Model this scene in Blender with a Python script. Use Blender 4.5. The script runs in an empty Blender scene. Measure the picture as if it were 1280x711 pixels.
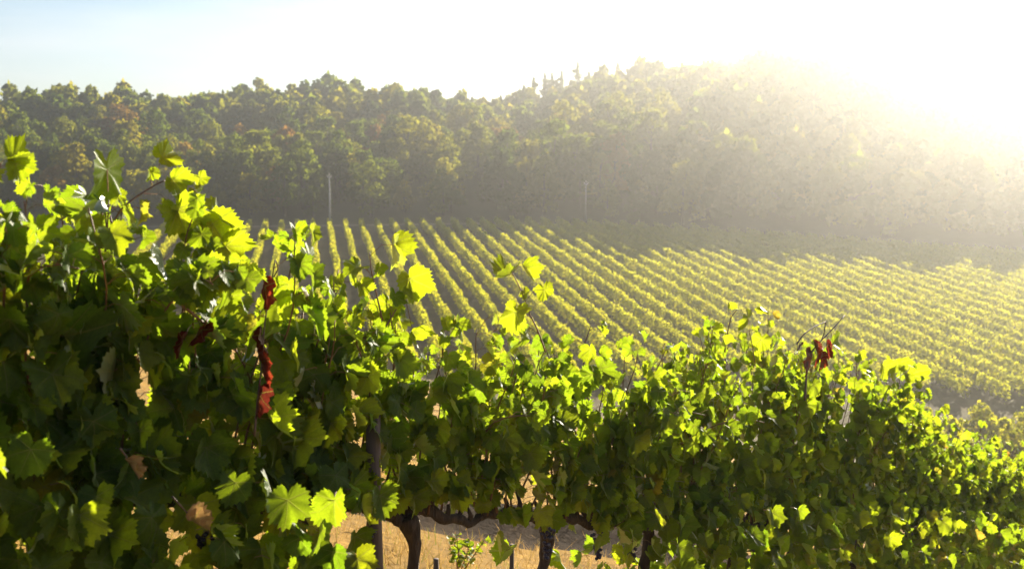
import bpy, math, random
import numpy as np
from mathutils import Vector

SC = bpy.context.scene
COL = SC.collection
R = math.radians
rng = np.random.default_rng(7)
random.seed(7)

# ------------------------------------------------------------------ camera, sky, sun, exposure
F_PX = 1244.4                      # focal length in pixels of the 1280 wide photograph (35 mm lens)
PITCH = math.atan(155.5 / F_PX)    # camera looks slightly down
cam_d = bpy.data.cameras.new('camera')
cam = bpy.data.objects.new('camera', cam_d)
COL.objects.link(cam)
cam.location = (0, 0, 0)
cam.rotation_euler = (math.pi / 2 - PITCH, 0, 0)
cam_d.lens = 35.0
cam_d.sensor_width = 36.0
cam_d.clip_start = 0.05
cam_d.clip_end = 6000
cam_d.dof.use_dof = True
cam_d.dof.focus_distance = 4.6
cam_d.dof.aperture_fstop = 4.0
SC.camera = cam

SUN_AZ, SUN_EL = 33.0, 20.0
world = bpy.data.worlds.new('World')
SC.world = world
world.use_nodes = True
wn = world.node_tree
bg = wn.nodes['Background']
sky = wn.nodes.new('ShaderNodeTexSky')
sky.sky_type = 'NISHITA'
sky.sun_disc = False
sky.sun_elevation = R(SUN_EL)
sky.sun_rotation = R(SUN_AZ)
sky.altitude = 200
sky.air_density = 1.0
sky.dust_density = 1.0
sky.ozone_density = 2.5
# thin streaky high cloud over the clear sky
w_tc = wn.nodes.new('ShaderNodeTexCoord')
w_mp = wn.nodes.new('ShaderNodeMapping')
w_mp.inputs['Scale'].default_value = (1.2, 1.2, 9.0)
w_mp.inputs['Rotation'].default_value = (0.0, 0.12, 0.3)
wn.links.new(w_tc.outputs['Generated'], w_mp.inputs[0])
w_nz = wn.nodes.new('ShaderNodeTexNoise')
w_nz.inputs['Scale'].default_value = 2.2
w_nz.inputs['Detail'].default_value = 7
w_nz.inputs['Roughness'].default_value = 0.62
wn.links.new(w_mp.outputs[0], w_nz.inputs['Vector'])
w_rp = wn.nodes.new('ShaderNodeMapRange')
w_rp.inputs['From Min'].default_value = 0.42
w_rp.inputs['From Max'].default_value = 0.72
w_rp.inputs['To Min'].default_value = 0.02
w_rp.inputs['To Max'].default_value = 0.5
wn.links.new(w_nz.outputs[0], w_rp.inputs['Value'])
w_mx = wn.nodes.new('ShaderNodeMix')
w_mx.data_type = 'RGBA'
wn.links.new(w_rp.outputs[0], w_mx.inputs[0])
wn.links.new(sky.outputs[0], w_mx.inputs[6])
w_mx.inputs[7].default_value = (6.5, 6.6, 6.8, 1)
wn.links.new(w_mx.outputs[2], bg.inputs[0])
bg.inputs[1].default_value = 0.047

sun_d = bpy.data.lights.new('sun', 'SUN')
sun = bpy.data.objects.new('sun', sun_d)
COL.objects.link(sun)
sun_d.energy = 5.0
sun_d.angle = R(0.5)
sun_d.color = (1.0, 0.90, 0.73)
sv = Vector((math.sin(R(SUN_AZ)) * math.cos(R(SUN_EL)), math.cos(R(SUN_AZ)) * math.cos(R(SUN_EL)), math.sin(R(SUN_EL))))
sun.rotation_euler = (-sv).to_track_quat('-Z', 'Y').to_euler()
sun.location = sv * 300

SC.view_settings.view_transform = 'Standard'
SC.view_settings.look = 'None'
SC.view_settings.gamma = 1
SC.view_settings.use_curve_mapping = False
SC.view_settings.exposure = 1.85
SC.render.engine = 'CYCLES'
SC.cycles.use_denoising = True
SC.cycles.max_bounces = 7
SC.cycles.diffuse_bounces = 3
SC.cycles.glossy_bounces = 2
SC.cycles.transmission_bounces = 4
SC.cycles.volume_bounces = 0
SC.cycles.caustics_reflective = False
SC.cycles.caustics_refractive = False

HAZE_DENSITY = 0.00085
HAZE_G = 0.83
# ------------------------------------------------------------------ projection helpers
cp, sp_ = math.cos(PITCH), math.sin(PITCH)


def ray(px, py):
    """direction of the line of sight through a photograph pixel"""
    a = (px - 640) / F_PX
    b = -(py - 355.5) / F_PX
    return np.array([a, cp + b * sp_, -sp_ + b * cp])


ROW_D = np.array([0.657, 0.754, 0.0])        # direction of the front vine row
ROW_D /= np.linalg.norm(ROW_D)
ROW_N = np.array([ROW_D[1], -ROW_D[0], 0.0])  # towards the camera side
ROW_O = np.array([0.0, 4.0, 0.0])


def on_row(px, py, off=0.0):
    """point where the line of sight meets the front row's upright plane (off metres towards the camera)"""
    d = ray(px, py)
    s = (np.dot(ROW_O + ROW_N * off, ROW_N)) / np.dot(d, ROW_N)
    return d * s


def row_t(p):
    return float(np.dot(np.asarray(p) - ROW_O, ROW_D))


# ------------------------------------------------------------------ terrain
ROWAZ = R(-11.5)
RU = np.array([math.sin(ROWAZ), math.cos(ROWAZ)])     # along the field rows
RV = np.array([math.cos(ROWAZ), -math.sin(ROWAZ)])    # across the field rows
RIDGE_PX = [(-500, 150), (-200, 135), (0, 122), (100, 113), (200, 110), (300, 113), (400, 112), (500, 111), (600, 119), (700, 112),
            (800, 103), (850, 98), (900, 89), (950, 76), (1000, 66), (1080, 50), (1130, 54), (1200, 72), (1280, 98), (1340, 135), (1420, 165), (1500, 185), (1800, 200)]
rp = []
for x_, y_ in RIDGE_PX:
    d_ = ray(x_, y_)
    rp.append((math.atan2(d_[0], d_[1]), d_[2] / math.hypot(d_[0], d_[1])))
RP_A = np.array([a for a, b in rp])
RP_E = np.array([b for a, b in rp])


def smoothmax(a, b, k):
    return 0.5 * (a + b + np.sqrt((a - b) ** 2 + k * k))


def sstep(a, b, x):
    t = np.clip((x - a) / (b - a), 0, 1)
    return t * t * (3 - 2 * t)


def field_uv(x, y):
    return x * RU[0] + y * RU[1], x * RV[0] + y * RV[1]


def u_edge(v):
    return 166 - 42 * sstep(30, 120, v) + 6 * sstep(-10, -60, v)


def ridge_r(az):
    return np.interp(az, [R(-60), R(-25), R(0), R(8), R(20), R(28), R(60)], [300, 300, 310, 325, 345, 345, 330])


def near_plane(x, y):
    t = ROW_D[0] * x + ROW_D[1] * (y - 4.0)
    # falls away along the row; levelled off behind the camera
    tt = np.where(t < -6, -6 + (t + 6) * 0.35, t)
    return -2.28 - 0.30 * tt


def height(x, y):
    x = np.asarray(x, float)
    y = np.asarray(y, float)
    u, v = field_uv(x, y)
    f = -24.6 + 0.083 * u
    h = smoothmax(near_plane(x, y), f, 1.2)
    of_ = (x - ROW_O[0]) * ROW_N[0] + (y - ROW_O[1]) * ROW_N[1]
    h = h + 0.26 * np.exp(-((y - 8.55 - 0.12 * np.sin(x * 1.7)) / 0.34) ** 2) * sstep(4.2, 2.2, x) * sstep(-9, -6, x)   # low earth bank across the slope
    r = np.hypot(x, y)
    az = np.arctan2(x, np.maximum(y, 1e-3))
    ue = u_edge(v)
    over = u - ue - 3
    # radial position between the field edge and the ridge
    cosa = np.maximum(np.sin(az) * RU[0] + np.cos(az) * RU[1], 0.3)
    re_ = (ue + 3) / cosa
    rr = ridge_r(az)
    zr = np.interp(az, RP_A, RP_E) * rr - np.interp(az, [R(0), R(7)], [9.0, 4.0])
    s = np.clip((r - re_) / np.maximum(rr - re_, 20), 0, 1.6)
    prof = np.where(s < 1, s * (1.25 - 0.25 * s), 1 - 0.35 * (s - 1))
    base = -24.6 + 0.083 * (ue + 3)
    hill = base + (zr - base) * prof
    w = sstep(0, 6, over) * (y > 0)
    bump = 1.6 * np.sin(x * 0.05 + 1) * np.sin(y * 0.043 + x * 0.02)
    hh = h * (1 - w) + (hill + bump * np.clip(s * 3, 0, 1) * 1.6 * np.clip((1.1 - s) * 4, 0, 1)) * w
    hh = hh + 0.03 * np.sin(x * 2.1 + 0.7 * y) * np.sin(y * 1.7 - 0.4 * x) * np.exp(-(r / 40) ** 2)
    return hh


def ground_hit(px, py):
    d = ray(px, py)
    s = np.linspace(2, 900, 60000)
    z = s * d[2] - height(s * d[0], s * d[1])
    i = np.argmax(z < 0)
    return d * s[i]


# ------------------------------------------------------------------ mesh helpers
def tag(o, label=None, cat=None, group=None, kind=None):
    if label: o['label'] = label
    if cat: o['category'] = cat
    if group: o['group'] = group
    if kind: o['kind'] = kind
    return o


def empty(name, loc, label=None, cat=None, group=None):
    o = bpy.data.objects.new(name, None)
    o.empty_display_size = 0.2
    o.location = [float(c) for c in loc]
    COL.objects.link(o)
    return tag(o, label, cat, group)


class MB:
    """collects vertices and polygons (triangles and quads) for ONE mesh"""

    def __init__(self):
        self.v, self.a, self.t, self.q, self.tm, self.qm, self.n = [], [], [], [], [], [], 0

    def add(self, v, f, mat=0, attr=None):
        v = np.asarray(v, np.float32).reshape(-1, 3)
        f = np.asarray(f, np.int32)
        self.v.append(v)
        self.a.append(np.zeros((len(v), 3), np.float32) if attr is None else np.asarray(attr, np.float32))
        m = np.full(len(f), mat, np.int32)
        if f.shape[1] == 3:
            self.t.append(f + self.n); self.tm.append(m)
        else:
            self.q.append(f + self.n); self.qm.append(m)
        self.n += len(v)

    def tube(self, pts, rad, n=6, mat=0, attr=None, cap=True, knot=0.0, seed=0):
        pts = np.asarray(pts, float)
        rad = np.broadcast_to(np.asarray(rad, float), (len(pts),))
        tan = np.gradient(pts, axis=0)
        tan /= np.linalg.norm(tan, axis=1)[:, None] + 1e-9
        ref = np.array([0.31, 0.17, 0.93]) if abs(tan[:, 2]).mean() < 0.85 else np.array([0.9, 0.4, 0.1])
        a = np.cross(tan, ref)
        a /= np.linalg.norm(a, axis=1)[:, None]
        b = np.cross(tan, a)
        th = np.arange(n) * 2 * math.pi / n
        ring = a[:, None, :] * np.cos(th)[None, :, None] + b[:, None, :] * np.sin(th)[None, :, None]
        rr = np.repeat(rad[:, None], n, 1)
        if knot:
            kr = np.random.default_rng(seed)
            g = kr.normal(0, 1, rr.shape)
            g = (g + np.roll(g, 1, 1) * 0.7 + np.vstack([g[:1], g[:-1]]) * 0.9 + np.vstack([g[1:], g[-1:]]) * 0.5) / 1.8
            rr = rr * np.clip(1 + knot * g, 0.55, 1.7)
        v = (pts[:, None, :] + ring * rr[:, :, None]).reshape(-1, 3)
        k = len(pts)
        i = np.arange(k - 1)[:, None] * n + np.arange(n)[None, :]
        j = np.arange(k - 1)[:, None] * n + (np.arange(n)[None, :] + 1) % n
        f = np.stack([i, j, j + n, i + n], -1).reshape(-1, 4)
        at = None if attr is None else np.broadcast_to(np.asarray(attr, np.float32), (len(v), 3))
        self.add(v, f, mat, at)
        if cap:
            for e, s in ((0, -1), (k - 1, 1)):
                base = e * n
                fan = [[base, base + q + 1, base + q] if s < 0 else [base, base + q, base + q + 1] for q in range(1, n - 1)]
                self.t.append(np.asarray(fan, np.int32) + (self.n - len(v)))
                self.tm.append(np.full(len(fan), mat, np.int32))

    def box(self, c, size, mat=0, rot=0.0):
        c = np.asarray(c, float)
        hx, hy, hz = np.asarray(size, float) / 2
        v = np.array([[x, y, z] for x in (-hx, hx) for y in (-hy, hy) for z in (-hz, hz)])
        cr, sr = math.cos(rot), math.sin(rot)
        v = v @ np.array([[cr, sr, 0], [-sr, cr, 0], [0, 0, 1]]) + c
        self.add(v, [[0, 1, 3, 2], [4, 6, 7, 5], [0, 4, 5, 1], [2, 3, 7, 6], [0, 2, 6, 4], [1, 5, 7, 3]], mat)

    def data(self, name, mats, smooth=True):
        v = np.concatenate(self.v)
        a = np.concatenate(self.a)
        t = np.concatenate(self.t) if self.t else np.zeros((0, 3), np.int32)
        q = np.concatenate(self.q) if self.q else np.zeros((0, 4), np.int32)
        mi = np.concatenate(self.tm + self.qm)
        me = bpy.data.meshes.new(name)
        me.vertices.add(len(v))
        me.vertices.foreach_set('co', v.ravel())
        nl = t.size + q.size
        me.loops.add(nl)
        me.loops.foreach_set('vertex_index', np.concatenate([t.ravel(), q.ravel()]).astype(np.int32))
        npoly = len(t) + len(q)
        me.polygons.add(npoly)
        st = np.concatenate([np.arange(len(t)) * 3, t.size + np.arange(len(q)) * 4]).astype(np.int32)
        me.polygons.foreach_set('loop_start', st)
        me.polygons.foreach_set('material_index', mi.astype(np.int32))
        me.polygons.foreach_set('use_smooth', np.full(npoly, smooth))
        at = me.attributes.new('leafco', 'FLOAT_VECTOR', 'POINT')
        at.data.foreach_set('vector', a.ravel())
        for m in (mats if isinstance(mats, (list, tuple)) else [mats]):
            me.materials.append(m)
        me.update(calc_edges=True)
        me.validate()
        return me

    def build(self, name, mats, parent=None, smooth=True):
        o = bpy.data.objects.new(name, self.data(name, mats, smooth))
        COL.objects.link(o)
        if parent is not None:
            o.parent = parent
        return o


# ------------------------------------------------------------------ materials
def new_mat(name):
    m = bpy.data.materials.new(name)
    m.use_nodes = True
    nt = m.node_tree
    nt.nodes.clear()
    out = nt.nodes.new('ShaderNodeOutputMaterial')
    return m, nt, out


def nd(nt, typ, **kw):
    n = nt.nodes.new(typ)
    for k, v in kw.items():
        setattr(n, k, v)
    return n


def mth(nt, op, a, b=None, c=None):
    n = nd(nt, 'ShaderNodeMath', operation=op)
    for i, s in enumerate((a, b, c)):
        if s is None: continue
        if isinstance(s, (int, float)): n.inputs[i].default_value = s
        else: nt.links.new(s, n.inputs[i])
    return n.outputs[0]


def ramp(nt, fac, stops):
    n = nd(nt, 'ShaderNodeValToRGB')
    el = n.color_ramp.elements
    while len(el) < len(stops): el.new(0.5)
    for e, (p, c) in zip(el, stops):
        e.position = p
        e.color = (*c, 1)
    nt.links.new(fac, n.inputs[0])
    return n.outputs[0]


def mixc(nt, fac, a, b, mode='MIX'):
    n = nd(nt, 'ShaderNodeMix', data_type='RGBA', blend_type=mode)
    for s, i in ((fac, 0), (a, 6), (b, 7)):
        if isinstance(s, (int, float)): n.inputs[i].default_value = s
        elif isinstance(s, tuple): n.inputs[i].default_value = (*s, 1)
        else: nt.links.new(s, n.inputs[i])
    return n.outputs[2]


def noise(nt, scale, detail=4, vec=None, rough=0.6):
    n = nd(nt, 'ShaderNodeTexNoise')
    n.inputs['Scale'].default_value = scale
    n.inputs['Detail'].default_value = detail
    n.inputs['Roughness'].default_value = rough
    if vec is not None: nt.links.new(vec, n.inputs['Vector'])
    return n.outputs[0]


def leaf_shader(nt, out, refl, trans, ftrans=0.5, gloss=0.06, rough=0.35, bump=None):
    d = nd(nt, 'ShaderNodeBsdfDiffuse')
    t = nd(nt, 'ShaderNodeBsdfTranslucent')
    nt.links.new(refl, d.inputs[0])
    nt.links.new(trans, t.inputs[0])
    mx = nd(nt, 'ShaderNodeMixShader')
    mx.inputs[0].default_value = ftrans
    nt.links.new(d.outputs[0], mx.inputs[1])
    nt.links.new(t.outputs[0], mx.inputs[2])
    last = mx.outputs[0]
    if gloss:
        g = nd(nt, 'ShaderNodeBsdfGlossy')
        g.inputs['Roughness'].default_value = rough
        g.inputs[0].default_value = (1, 1, 1, 1)
        fr = nd(nt, 'ShaderNodeFresnel')
        fr.inputs[0].default_value = 1.35
        m2 = nd(nt, 'ShaderNodeMixShader')
        nt.links.new(mth(nt, 'MULTIPLY', fr.outputs[0], gloss * 10), m2.inputs[0])
        nt.links.new(last, m2.inputs[1])
        nt.links.new(g.outputs[0], m2.inputs[2])
        last = m2.outputs[0]
        if bump is not None:
            bp = nd(nt, 'ShaderNodeBump')
            bp.inputs['Strength'].default_value = 0.5
            bp.inputs['Distance'].default_value = 0.002
            nt.links.new(bump, bp.inputs['Height'])
            for s in (d, t, g): nt.links.new(bp.outputs[0], s.inputs['Normal'])
    nt.links.new(last, out.inputs[0])


VEIN_ANG = [90, 90 - 50, 90 + 50, 90 - 108, 90 + 108]


def vein_mask(nt, co):
    """0 on a main or side vein of a vine leaf, 1 between them (leaf coordinates, stalk at the origin)"""
    sep = nd(nt, 'ShaderNodeSeparateXYZ')
    nt.links.new(co, sep.inputs[0])
    x, y = sep.outputs[0], sep.outputs[1]
    best = None
    for a in VEIN_ANG:
        dx, dy = math.cos(R(a)), math.sin(R(a))
        al = mth(nt, 'ADD', mth(nt, 'MULTIPLY', x, dx), mth(nt, 'MULTIPLY', y, dy))
        pe = mth(nt, 'ABSOLUTE', mth(nt, 'SUBTRACT', mth(nt, 'MULTIPLY', x, dy), mth(nt, 'MULTIPLY', y, dx)))
        pe = mth(nt, 'ADD', pe, mth(nt, 'MULTIPLY', mth(nt, 'LESS_THAN', al, 0.0), 3.0))
        w = mth(nt, 'MULTIPLY', mth(nt, 'SUBTRACT', 1.15, al), 0.022)          # veins taper to the lobe tips
        main = mth(nt, 'DIVIDE', pe, mth(nt, 'MAXIMUM', w, 0.004))
        side = mth(nt, 'FRACT', mth(nt, 'MULTIPLY', mth(nt, 'SUBTRACT', al, mth(nt, 'MULTIPLY', pe, 0.75)), 6.5))
        side = mth(nt, 'MULTIPLY', mth(nt, 'ABSOLUTE', mth(nt, 'SUBTRACT', side, 0.5)), 14.0)
        side = mth(nt, 'ADD', side, mth(nt, 'MULTIPLY', pe, 2.2))
        m = mth(nt, 'MINIMUM', main, mth(nt, 'ADD', side, 0.35))
        best = m if best is None else mth(nt, 'MINIMUM', best, m)
    n = nd(nt, 'ShaderNodeMath', operation='MINIMUM')
    nt.links.new(best, n.inputs[0])
    n.inputs[1].default_value = 1.0
    return n.outputs[0], sep.outputs[2]


def make_leaf_mat(name, stops_r, stops_t, ftrans=0.6, gloss=0.022, blotch=None):
    m, nt, out = new_mat(name)
    at = nd(nt, 'ShaderNodeAttribute', attribute_name='leafco')
    vm, rnd = vein_mask(nt, at.outputs['Vector'])
    pos = nd(nt, 'ShaderNodeNewGeometry').outputs['Position']
    nz = noise(nt, 40, 3, pos)
    vo = nd(nt, 'ShaderNodeTexVoronoi', feature='DISTANCE_TO_EDGE')
    vo.inputs['Scale'].default_value = 9
    nt.links.new(at.outputs['Vector'], vo.inputs['Vector'])
    cell = mth(nt, 'MINIMUM', mth(nt, 'MULTIPLY', vo.outputs['Distance'], 7), 1.0)
    cr = ramp(nt, rnd, stops_r)
    ct = ramp(nt, rnd, stops_t)
    shade = mth(nt, 'ADD', 0.7, mth(nt, 'MULTIPLY', nz, 0.6))
    val = nd(nt, 'ShaderNodeHueSaturation')
    nt.links.new(shade, val.inputs['Value'])
    nt.links.new(cr, val.inputs['Color'])
    val2 = nd(nt, 'ShaderNodeHueSaturation')
    nt.links.new(mth(nt, 'MULTIPLY', mth(nt, 'ADD', 0.82, mth(nt, 'MULTIPLY', cell, 0.18)), shade), val2.inputs['Value'])
    nt.links.new(ct, val2.inputs['Color'])
    refl = mixc(nt, vm, (0.20, 0.24, 0.07), val.outputs[0])
    trn = mixc(nt, vm, (0.30, 0.30, 0.05), val2.outputs[0])
    if blotch:
        b = ramp(nt, noise(nt, 14, 5, pos), [(0.62, (0, 0, 0)), (0.70, (1, 1, 1))])
        sel = mth(nt, 'GREATER_THAN', rnd, 0.86)
        fb = mth(nt, 'MULTIPLY', nd(nt, 'ShaderNodeRGBToBW').outputs[0], 1.0)
        bw = fb.node.inputs[0].links[0].from_node
        nt.links.new(b, bw.inputs[0])
        fb = mth(nt, 'MULTIPLY', fb, sel)
        refl = mixc(nt, fb, refl, blotch)
        trn = mixc(nt, fb, trn, blotch)
    leaf_shader(nt, out, refl, trn, ftrans, gloss, 0.45, bump=vm)
    return m


M_LEAF = make_leaf_mat('vine_leaf',
                       [(0.0, (0.032, 0.062, 0.012)), (0.5, (0.050, 0.085, 0.014)), (0.93, (0.075, 0.108, 0.016)), (0.985, (0.11, 0.10, 0.02)), (1.0, (0.16, 0.09, 0.03))],
                       [(0.0, (0.18, 0.31, 0.010)), (0.5, (0.33, 0.44, 0.010)), (0.93, (0.46, 0.51, 0.011)), (0.985, (0.52, 0.45, 0.03)), (1.0, (0.45, 0.25, 0.04))],
                       blotch=(0.16, 0.07, 0.02))
M_RED = make_leaf_mat('dry_red_leaf',
                      [(0.0, (0.06, 0.014, 0.010)), (1.0, (0.10, 0.022, 0.014))],
                      [(0.0, (0.11, 0.016, 0.010)), (1.0, (0.26, 0.030, 0.012))], ftrans=0.5, gloss=0.006)
M_TAN = make_leaf_mat('dry_tan_leaf',
                      [(0.0, (0.20, 0.13, 0.07)), (1.0, (0.30, 0.20, 0.11))],
                      [(0.0, (0.30, 0.16, 0.05)), (1.0, (0.42, 0.25, 0.09))], ftrans=0.35, gloss=0.02)


def plain(name, c1, c2, scale=8, rough=0.8, bump=0.4, dist=0.01, stretch=None):
    m, nt, out = new_mat(name)
    tc = nd(nt, 'ShaderNodeTexCoord')
    vec = tc.outputs['Object']
    if stretch:
        mp = nd(nt, 'ShaderNodeMapping')
        mp.inputs['Scale'].default_value = stretch
        nt.links.new(vec, mp.inputs[0])
        vec = mp.outputs[0]
    nz = noise(nt, scale, 6, vec)
    c = ramp(nt, nz, [(0.3, c1), (0.7, c2)])
    p = nd(nt, 'ShaderNodeBsdfPrincipled')
    p.inputs['Roughness'].default_value = rough
    nt.links.new(c, p.inputs['Base Color'])
    bp = nd(nt, 'ShaderNodeBump')
    bp.inputs['Strength'].default_value = bump
    bp.inputs['Distance'].default_value = dist
    nt.links.new(nz, bp.inputs['Height'])
    nt.links.new(bp.outputs[0], p.inputs['Normal'])
    nt.links.new(p.outputs[0], out.inputs[0])
    return m


M_BARK = plain('vine_bark', (0.016, 0.010, 0.007), (0.080, 0.052, 0.035), 55, 0.9, 1.0, 0.02, (1, 1, 0.15))
M_CANE = plain('cane', (0.10, 0.045, 0.022), (0.19, 0.10, 0.045), 25, 0.55, 0.3, 0.003)
M_DRYCANE = plain('dry_cane', (0.045, 0.025, 0.018), (0.10, 0.06, 0.04), 25, 0.7, 0.3, 0.003)
M_PETIOLE = plain('petiole', (0.16, 0.12, 0.03), (0.26, 0.10, 0.05), 12, 0.45, 0.1, 0.002)
M_POST = plain('weathered_wood', (0.06, 0.042, 0.032), (0.14, 0.10, 0.08), 20, 0.85, 0.8, 0.006, (1, 1, 0.06))
M_PALE = plain('pale_wood', (0.42, 0.36, 0.30), (0.60, 0.54, 0.47), 20, 0.8, 0.4, 0.004, (1, 1, 0.1))
M_WIRE = plain('wire', (0.10, 0.09, 0.08), (0.2, 0.18, 0.16), 60, 0.5, 0.1, 0.001)
M_CONC = plain('concrete', (0.22, 0.21, 0.19), (0.32, 0.31, 0.28), 5, 0.9, 0.2, 0.01)
M_TRUNK = plain('tree_bark', (0.05, 0.038, 0.028), (0.12, 0.09, 0.07), 3, 0.9, 0.5, 0.05)

mg, nt, out = new_mat('grape_skin')
p = nd(nt, 'ShaderNodeBsdfPrincipled')
tcg = nd(nt, 'ShaderNodeTexCoord')
nt.links.new(ramp(nt, noise(nt, 35, 3, tcg.outputs['Object']), [(0.35, (0.010, 0.007, 0.022)), (0.7, (0.035, 0.028, 0.065))]), p.inputs['Base Color'])
p.inputs['Roughness'].default_value = 0.45
nt.links.new(p.outputs[0], out.inputs[0])
M_GRAPE = mg


def tree_mat(name, use_attr=False, autumn=False):
    m, nt, out = new_mat(name)
    at = nd(nt, 'ShaderNodeAttribute', attribute_name='leafco')
    sep = nd(nt, 'ShaderNodeSeparateXYZ')
    nt.links.new(at.outputs['Vector'], sep.inputs[0])
    if use_attr:
        base = sep.outputs[0]
    else:
        base = nd(nt, 'ShaderNodeObjectInfo').outputs['Random']
    f = mth(nt, 'ADD', mth(nt, 'MULTIPLY', base, 0.85), mth(nt, 'MULTIPLY', sep.outputs[2], 0.15))
    if autumn:
        st = [(0.0, (0.09, 0.06, 0.013)), (0.5, (0.11, 0.06, 0.013)), (1.0, (0.11, 0.08, 0.015))]
        tt = [(0.0, (0.34, 0.22, 0.03)), (0.5, (0.38, 0.19, 0.03)), (1.0, (0.40, 0.30, 0.03))]
    else:
        st = [(0.0, (0.028, 0.045, 0.010)), (0.45, (0.048, 0.066, 0.012)), (0.8, (0.075, 0.084, 0.014)), (1.0, (0.095, 0.088, 0.014))]
        tt = [(0.0, (0.11, 0.17, 0.010)), (0.45, (0.25, 0.29, 0.012)), (0.8, (0.42, 0.38, 0.014)), (1.0, (0.44, 0.35, 0.015))]
    leaf_shader(nt, out, ramp(nt, f, st), ramp(nt, f, tt), 0.42, 0)
    return m


M_TREE = tree_mat('tree_foliage')
M_TREE_AUT = tree_mat('autumn_foliage', autumn=True)
M_WOOD = tree_mat('woodland_foliage', use_attr=True)

m, nt, out = new_mat('field_vine_foliage')
at = nd(nt, 'ShaderNodeAttribute', attribute_name='leafco')
sep = nd(nt, 'ShaderNodeSeparateXYZ')
nt.links.new(at.outputs['Vector'], sep.inputs[0])
leaf_shader(nt, out,
            ramp(nt, sep.outputs[2], [(0.0, (0.065, 0.095, 0.012)), (0.6, (0.105, 0.12, 0.014)), (1.0, (0.15, 0.14, 0.018))]),
            ramp(nt, sep.outputs[2], [(0.0, (0.38, 0.41, 0.012)), (0.6, (0.54, 0.52, 0.014)), (1.0, (0.66, 0.54, 0.02))]), 0.56, 0)
M_FIELDVINE = m


def ground_mat(name, dry, soil, extra, s1=0.35, s2=9.0):
    m, nt, out = new_mat(name)
    pos = nd(nt, 'ShaderNodeNewGeometry').outputs['Position']
    a = noise(nt, s1, 6, pos, 0.65)
    b = noise(nt, s2, 6, pos, 0.7)
    c = noise(nt, 1.3, 5, pos)
    f = mth(nt, 'ADD', mth(nt, 'MULTIPLY', a, 0.6), mth(nt, 'MULTIPLY', b, 0.4))
    col = ramp(nt, f, [(0.38, soil), (0.5, extra), (0.62, dry)])
    col = mixc(nt, mth(nt, 'MULTIPLY', c, 0.5 if name != 'bank_earth_shade' else 0.05), col, (0.10, 0.09, 0.035), 'MIX')
    p = nd(nt, 'ShaderNodeBsdfPrincipled')
    p.inputs['Roughness'].default_value = 0.95
    p.inputs['Specular IOR Level'].default_value = 0.1
    nt.links.new(col, p.inputs['Base Color'])
    bp = nd(nt, 'ShaderNodeBump')
    bp.inputs['Strength'].default_value = 0.8
    bp.inputs['Distance'].default_value = 0.08
    nt.links.new(f, bp.inputs['Height'])
    nt.links.new(bp.outputs[0], p.inputs['Normal'])
    nt.links.new(p.outputs[0], out.inputs[0])
    return m


M_HILLGROUND = ground_mat('dry_grass_ground', (0.40, 0.225, 0.045), (0.12, 0.066, 0.022), (0.26, 0.145, 0.034), 1.1, 14.0)
M_FIELDSOIL = ground_mat('field_soil', (0.115, 0.070, 0.034), (0.045, 0.028, 0.016), (0.075, 0.062, 0.022), 0.5, 4.0)
M_FORESTFLOOR = ground_mat('forest_floor', (0.07, 0.055, 0.03), (0.04, 0.03, 0.02), (0.05, 0.045, 0.022), 0.1, 1.0)
M_EARTH_SHADE = ground_mat('bank_earth_shade', (0.05, 0.03, 0.015), (0.016, 0.010, 0.006), (0.03, 0.018, 0.01), 1.2, 14.0)  # bank earth, darkened so the bank's shade is painted into its colour
M_TRACK = ground_mat('track_dirt', (0.22, 0.17, 0.12), (0.15, 0.11, 0.08), (0.18, 0.14, 0.10), 0.5, 4.0)

# ------------------------------------------------------------------ ground sheet (hillside, field and wooded hill in one)
ga = np.concatenate([np.arange(0, 14, 0.2), np.arange(14, 40, 1.0), np.arange(40, 240, 3.0), np.arange(240, 700, 10.0)])
xs = np.concatenate([-ga[:0:-1], ga])
ys = np.concatenate([-ga[:0:-1][-130:], ga])
X, Y = np.meshgrid(xs, ys)
Z = height(X, Y)
nx, ny = len(xs), len(ys)
idx = np.arange(nx * ny).reshape(ny, nx)
quads = np.stack([idx[:-1, :-1], idx[:-1, 1:], idx[1:, 1:], idx[1:, :-1]], -1).reshape(-1, 4)
cx = (X[:-1, :-1] + X[1:, 1:]).ravel() / 2
cy = (Y[:-1, :-1] + Y[1:, 1:]).ravel() / 2
cu, cv = field_uv(cx, cy)
isfield = (near_plane(cx, cy) < -24.6 + 0.083 * cu + 5.0) & (cu < u_edge(cv) + 4) & (cy > 0)
isforest = (cu >= u_edge(cv) + 4) & (cy > 0)
b = MB()
b.add(np.stack([X.ravel(), Y.ravel(), Z.ravel()], 1), quads)
bankface = (np.abs(cy - 8.2 - 0.12 * np.sin(cx * 1.7)) < 0.34) & (cx > -7) & (cx < 3.2)  # strip of the bank's near side that gets the painted shade
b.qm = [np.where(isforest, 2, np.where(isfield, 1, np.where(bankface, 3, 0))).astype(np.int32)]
ground = tag(b.build('ground', [M_HILLGROUND, M_FIELDSOIL, M_FORESTFLOOR, M_EARTH_SHADE]), kind='structure')

# dirt track along the far edge of the field
vv = np.arange(-70, 60, 3.0)
b = MB()
ue = u_edge(vv) + 0.6
L = []
for off in (-0.9, 0.9):
    px_ = (ue + off)[:, None] * RU[None] + vv[:, None] * RV[None]
    L.append(np.stack([px_[:, 0], px_[:, 1], height(px_[:, 0], px_[:, 1]) + 0.05], 1))
n_ = len(vv)
b.add(np.concatenate(L), [[i, i + 1, n_ + i + 1, n_ + i] for i in range(n_ - 1)])
tag(b.build('dirt_track', M_TRACK), kind='structure')


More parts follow.
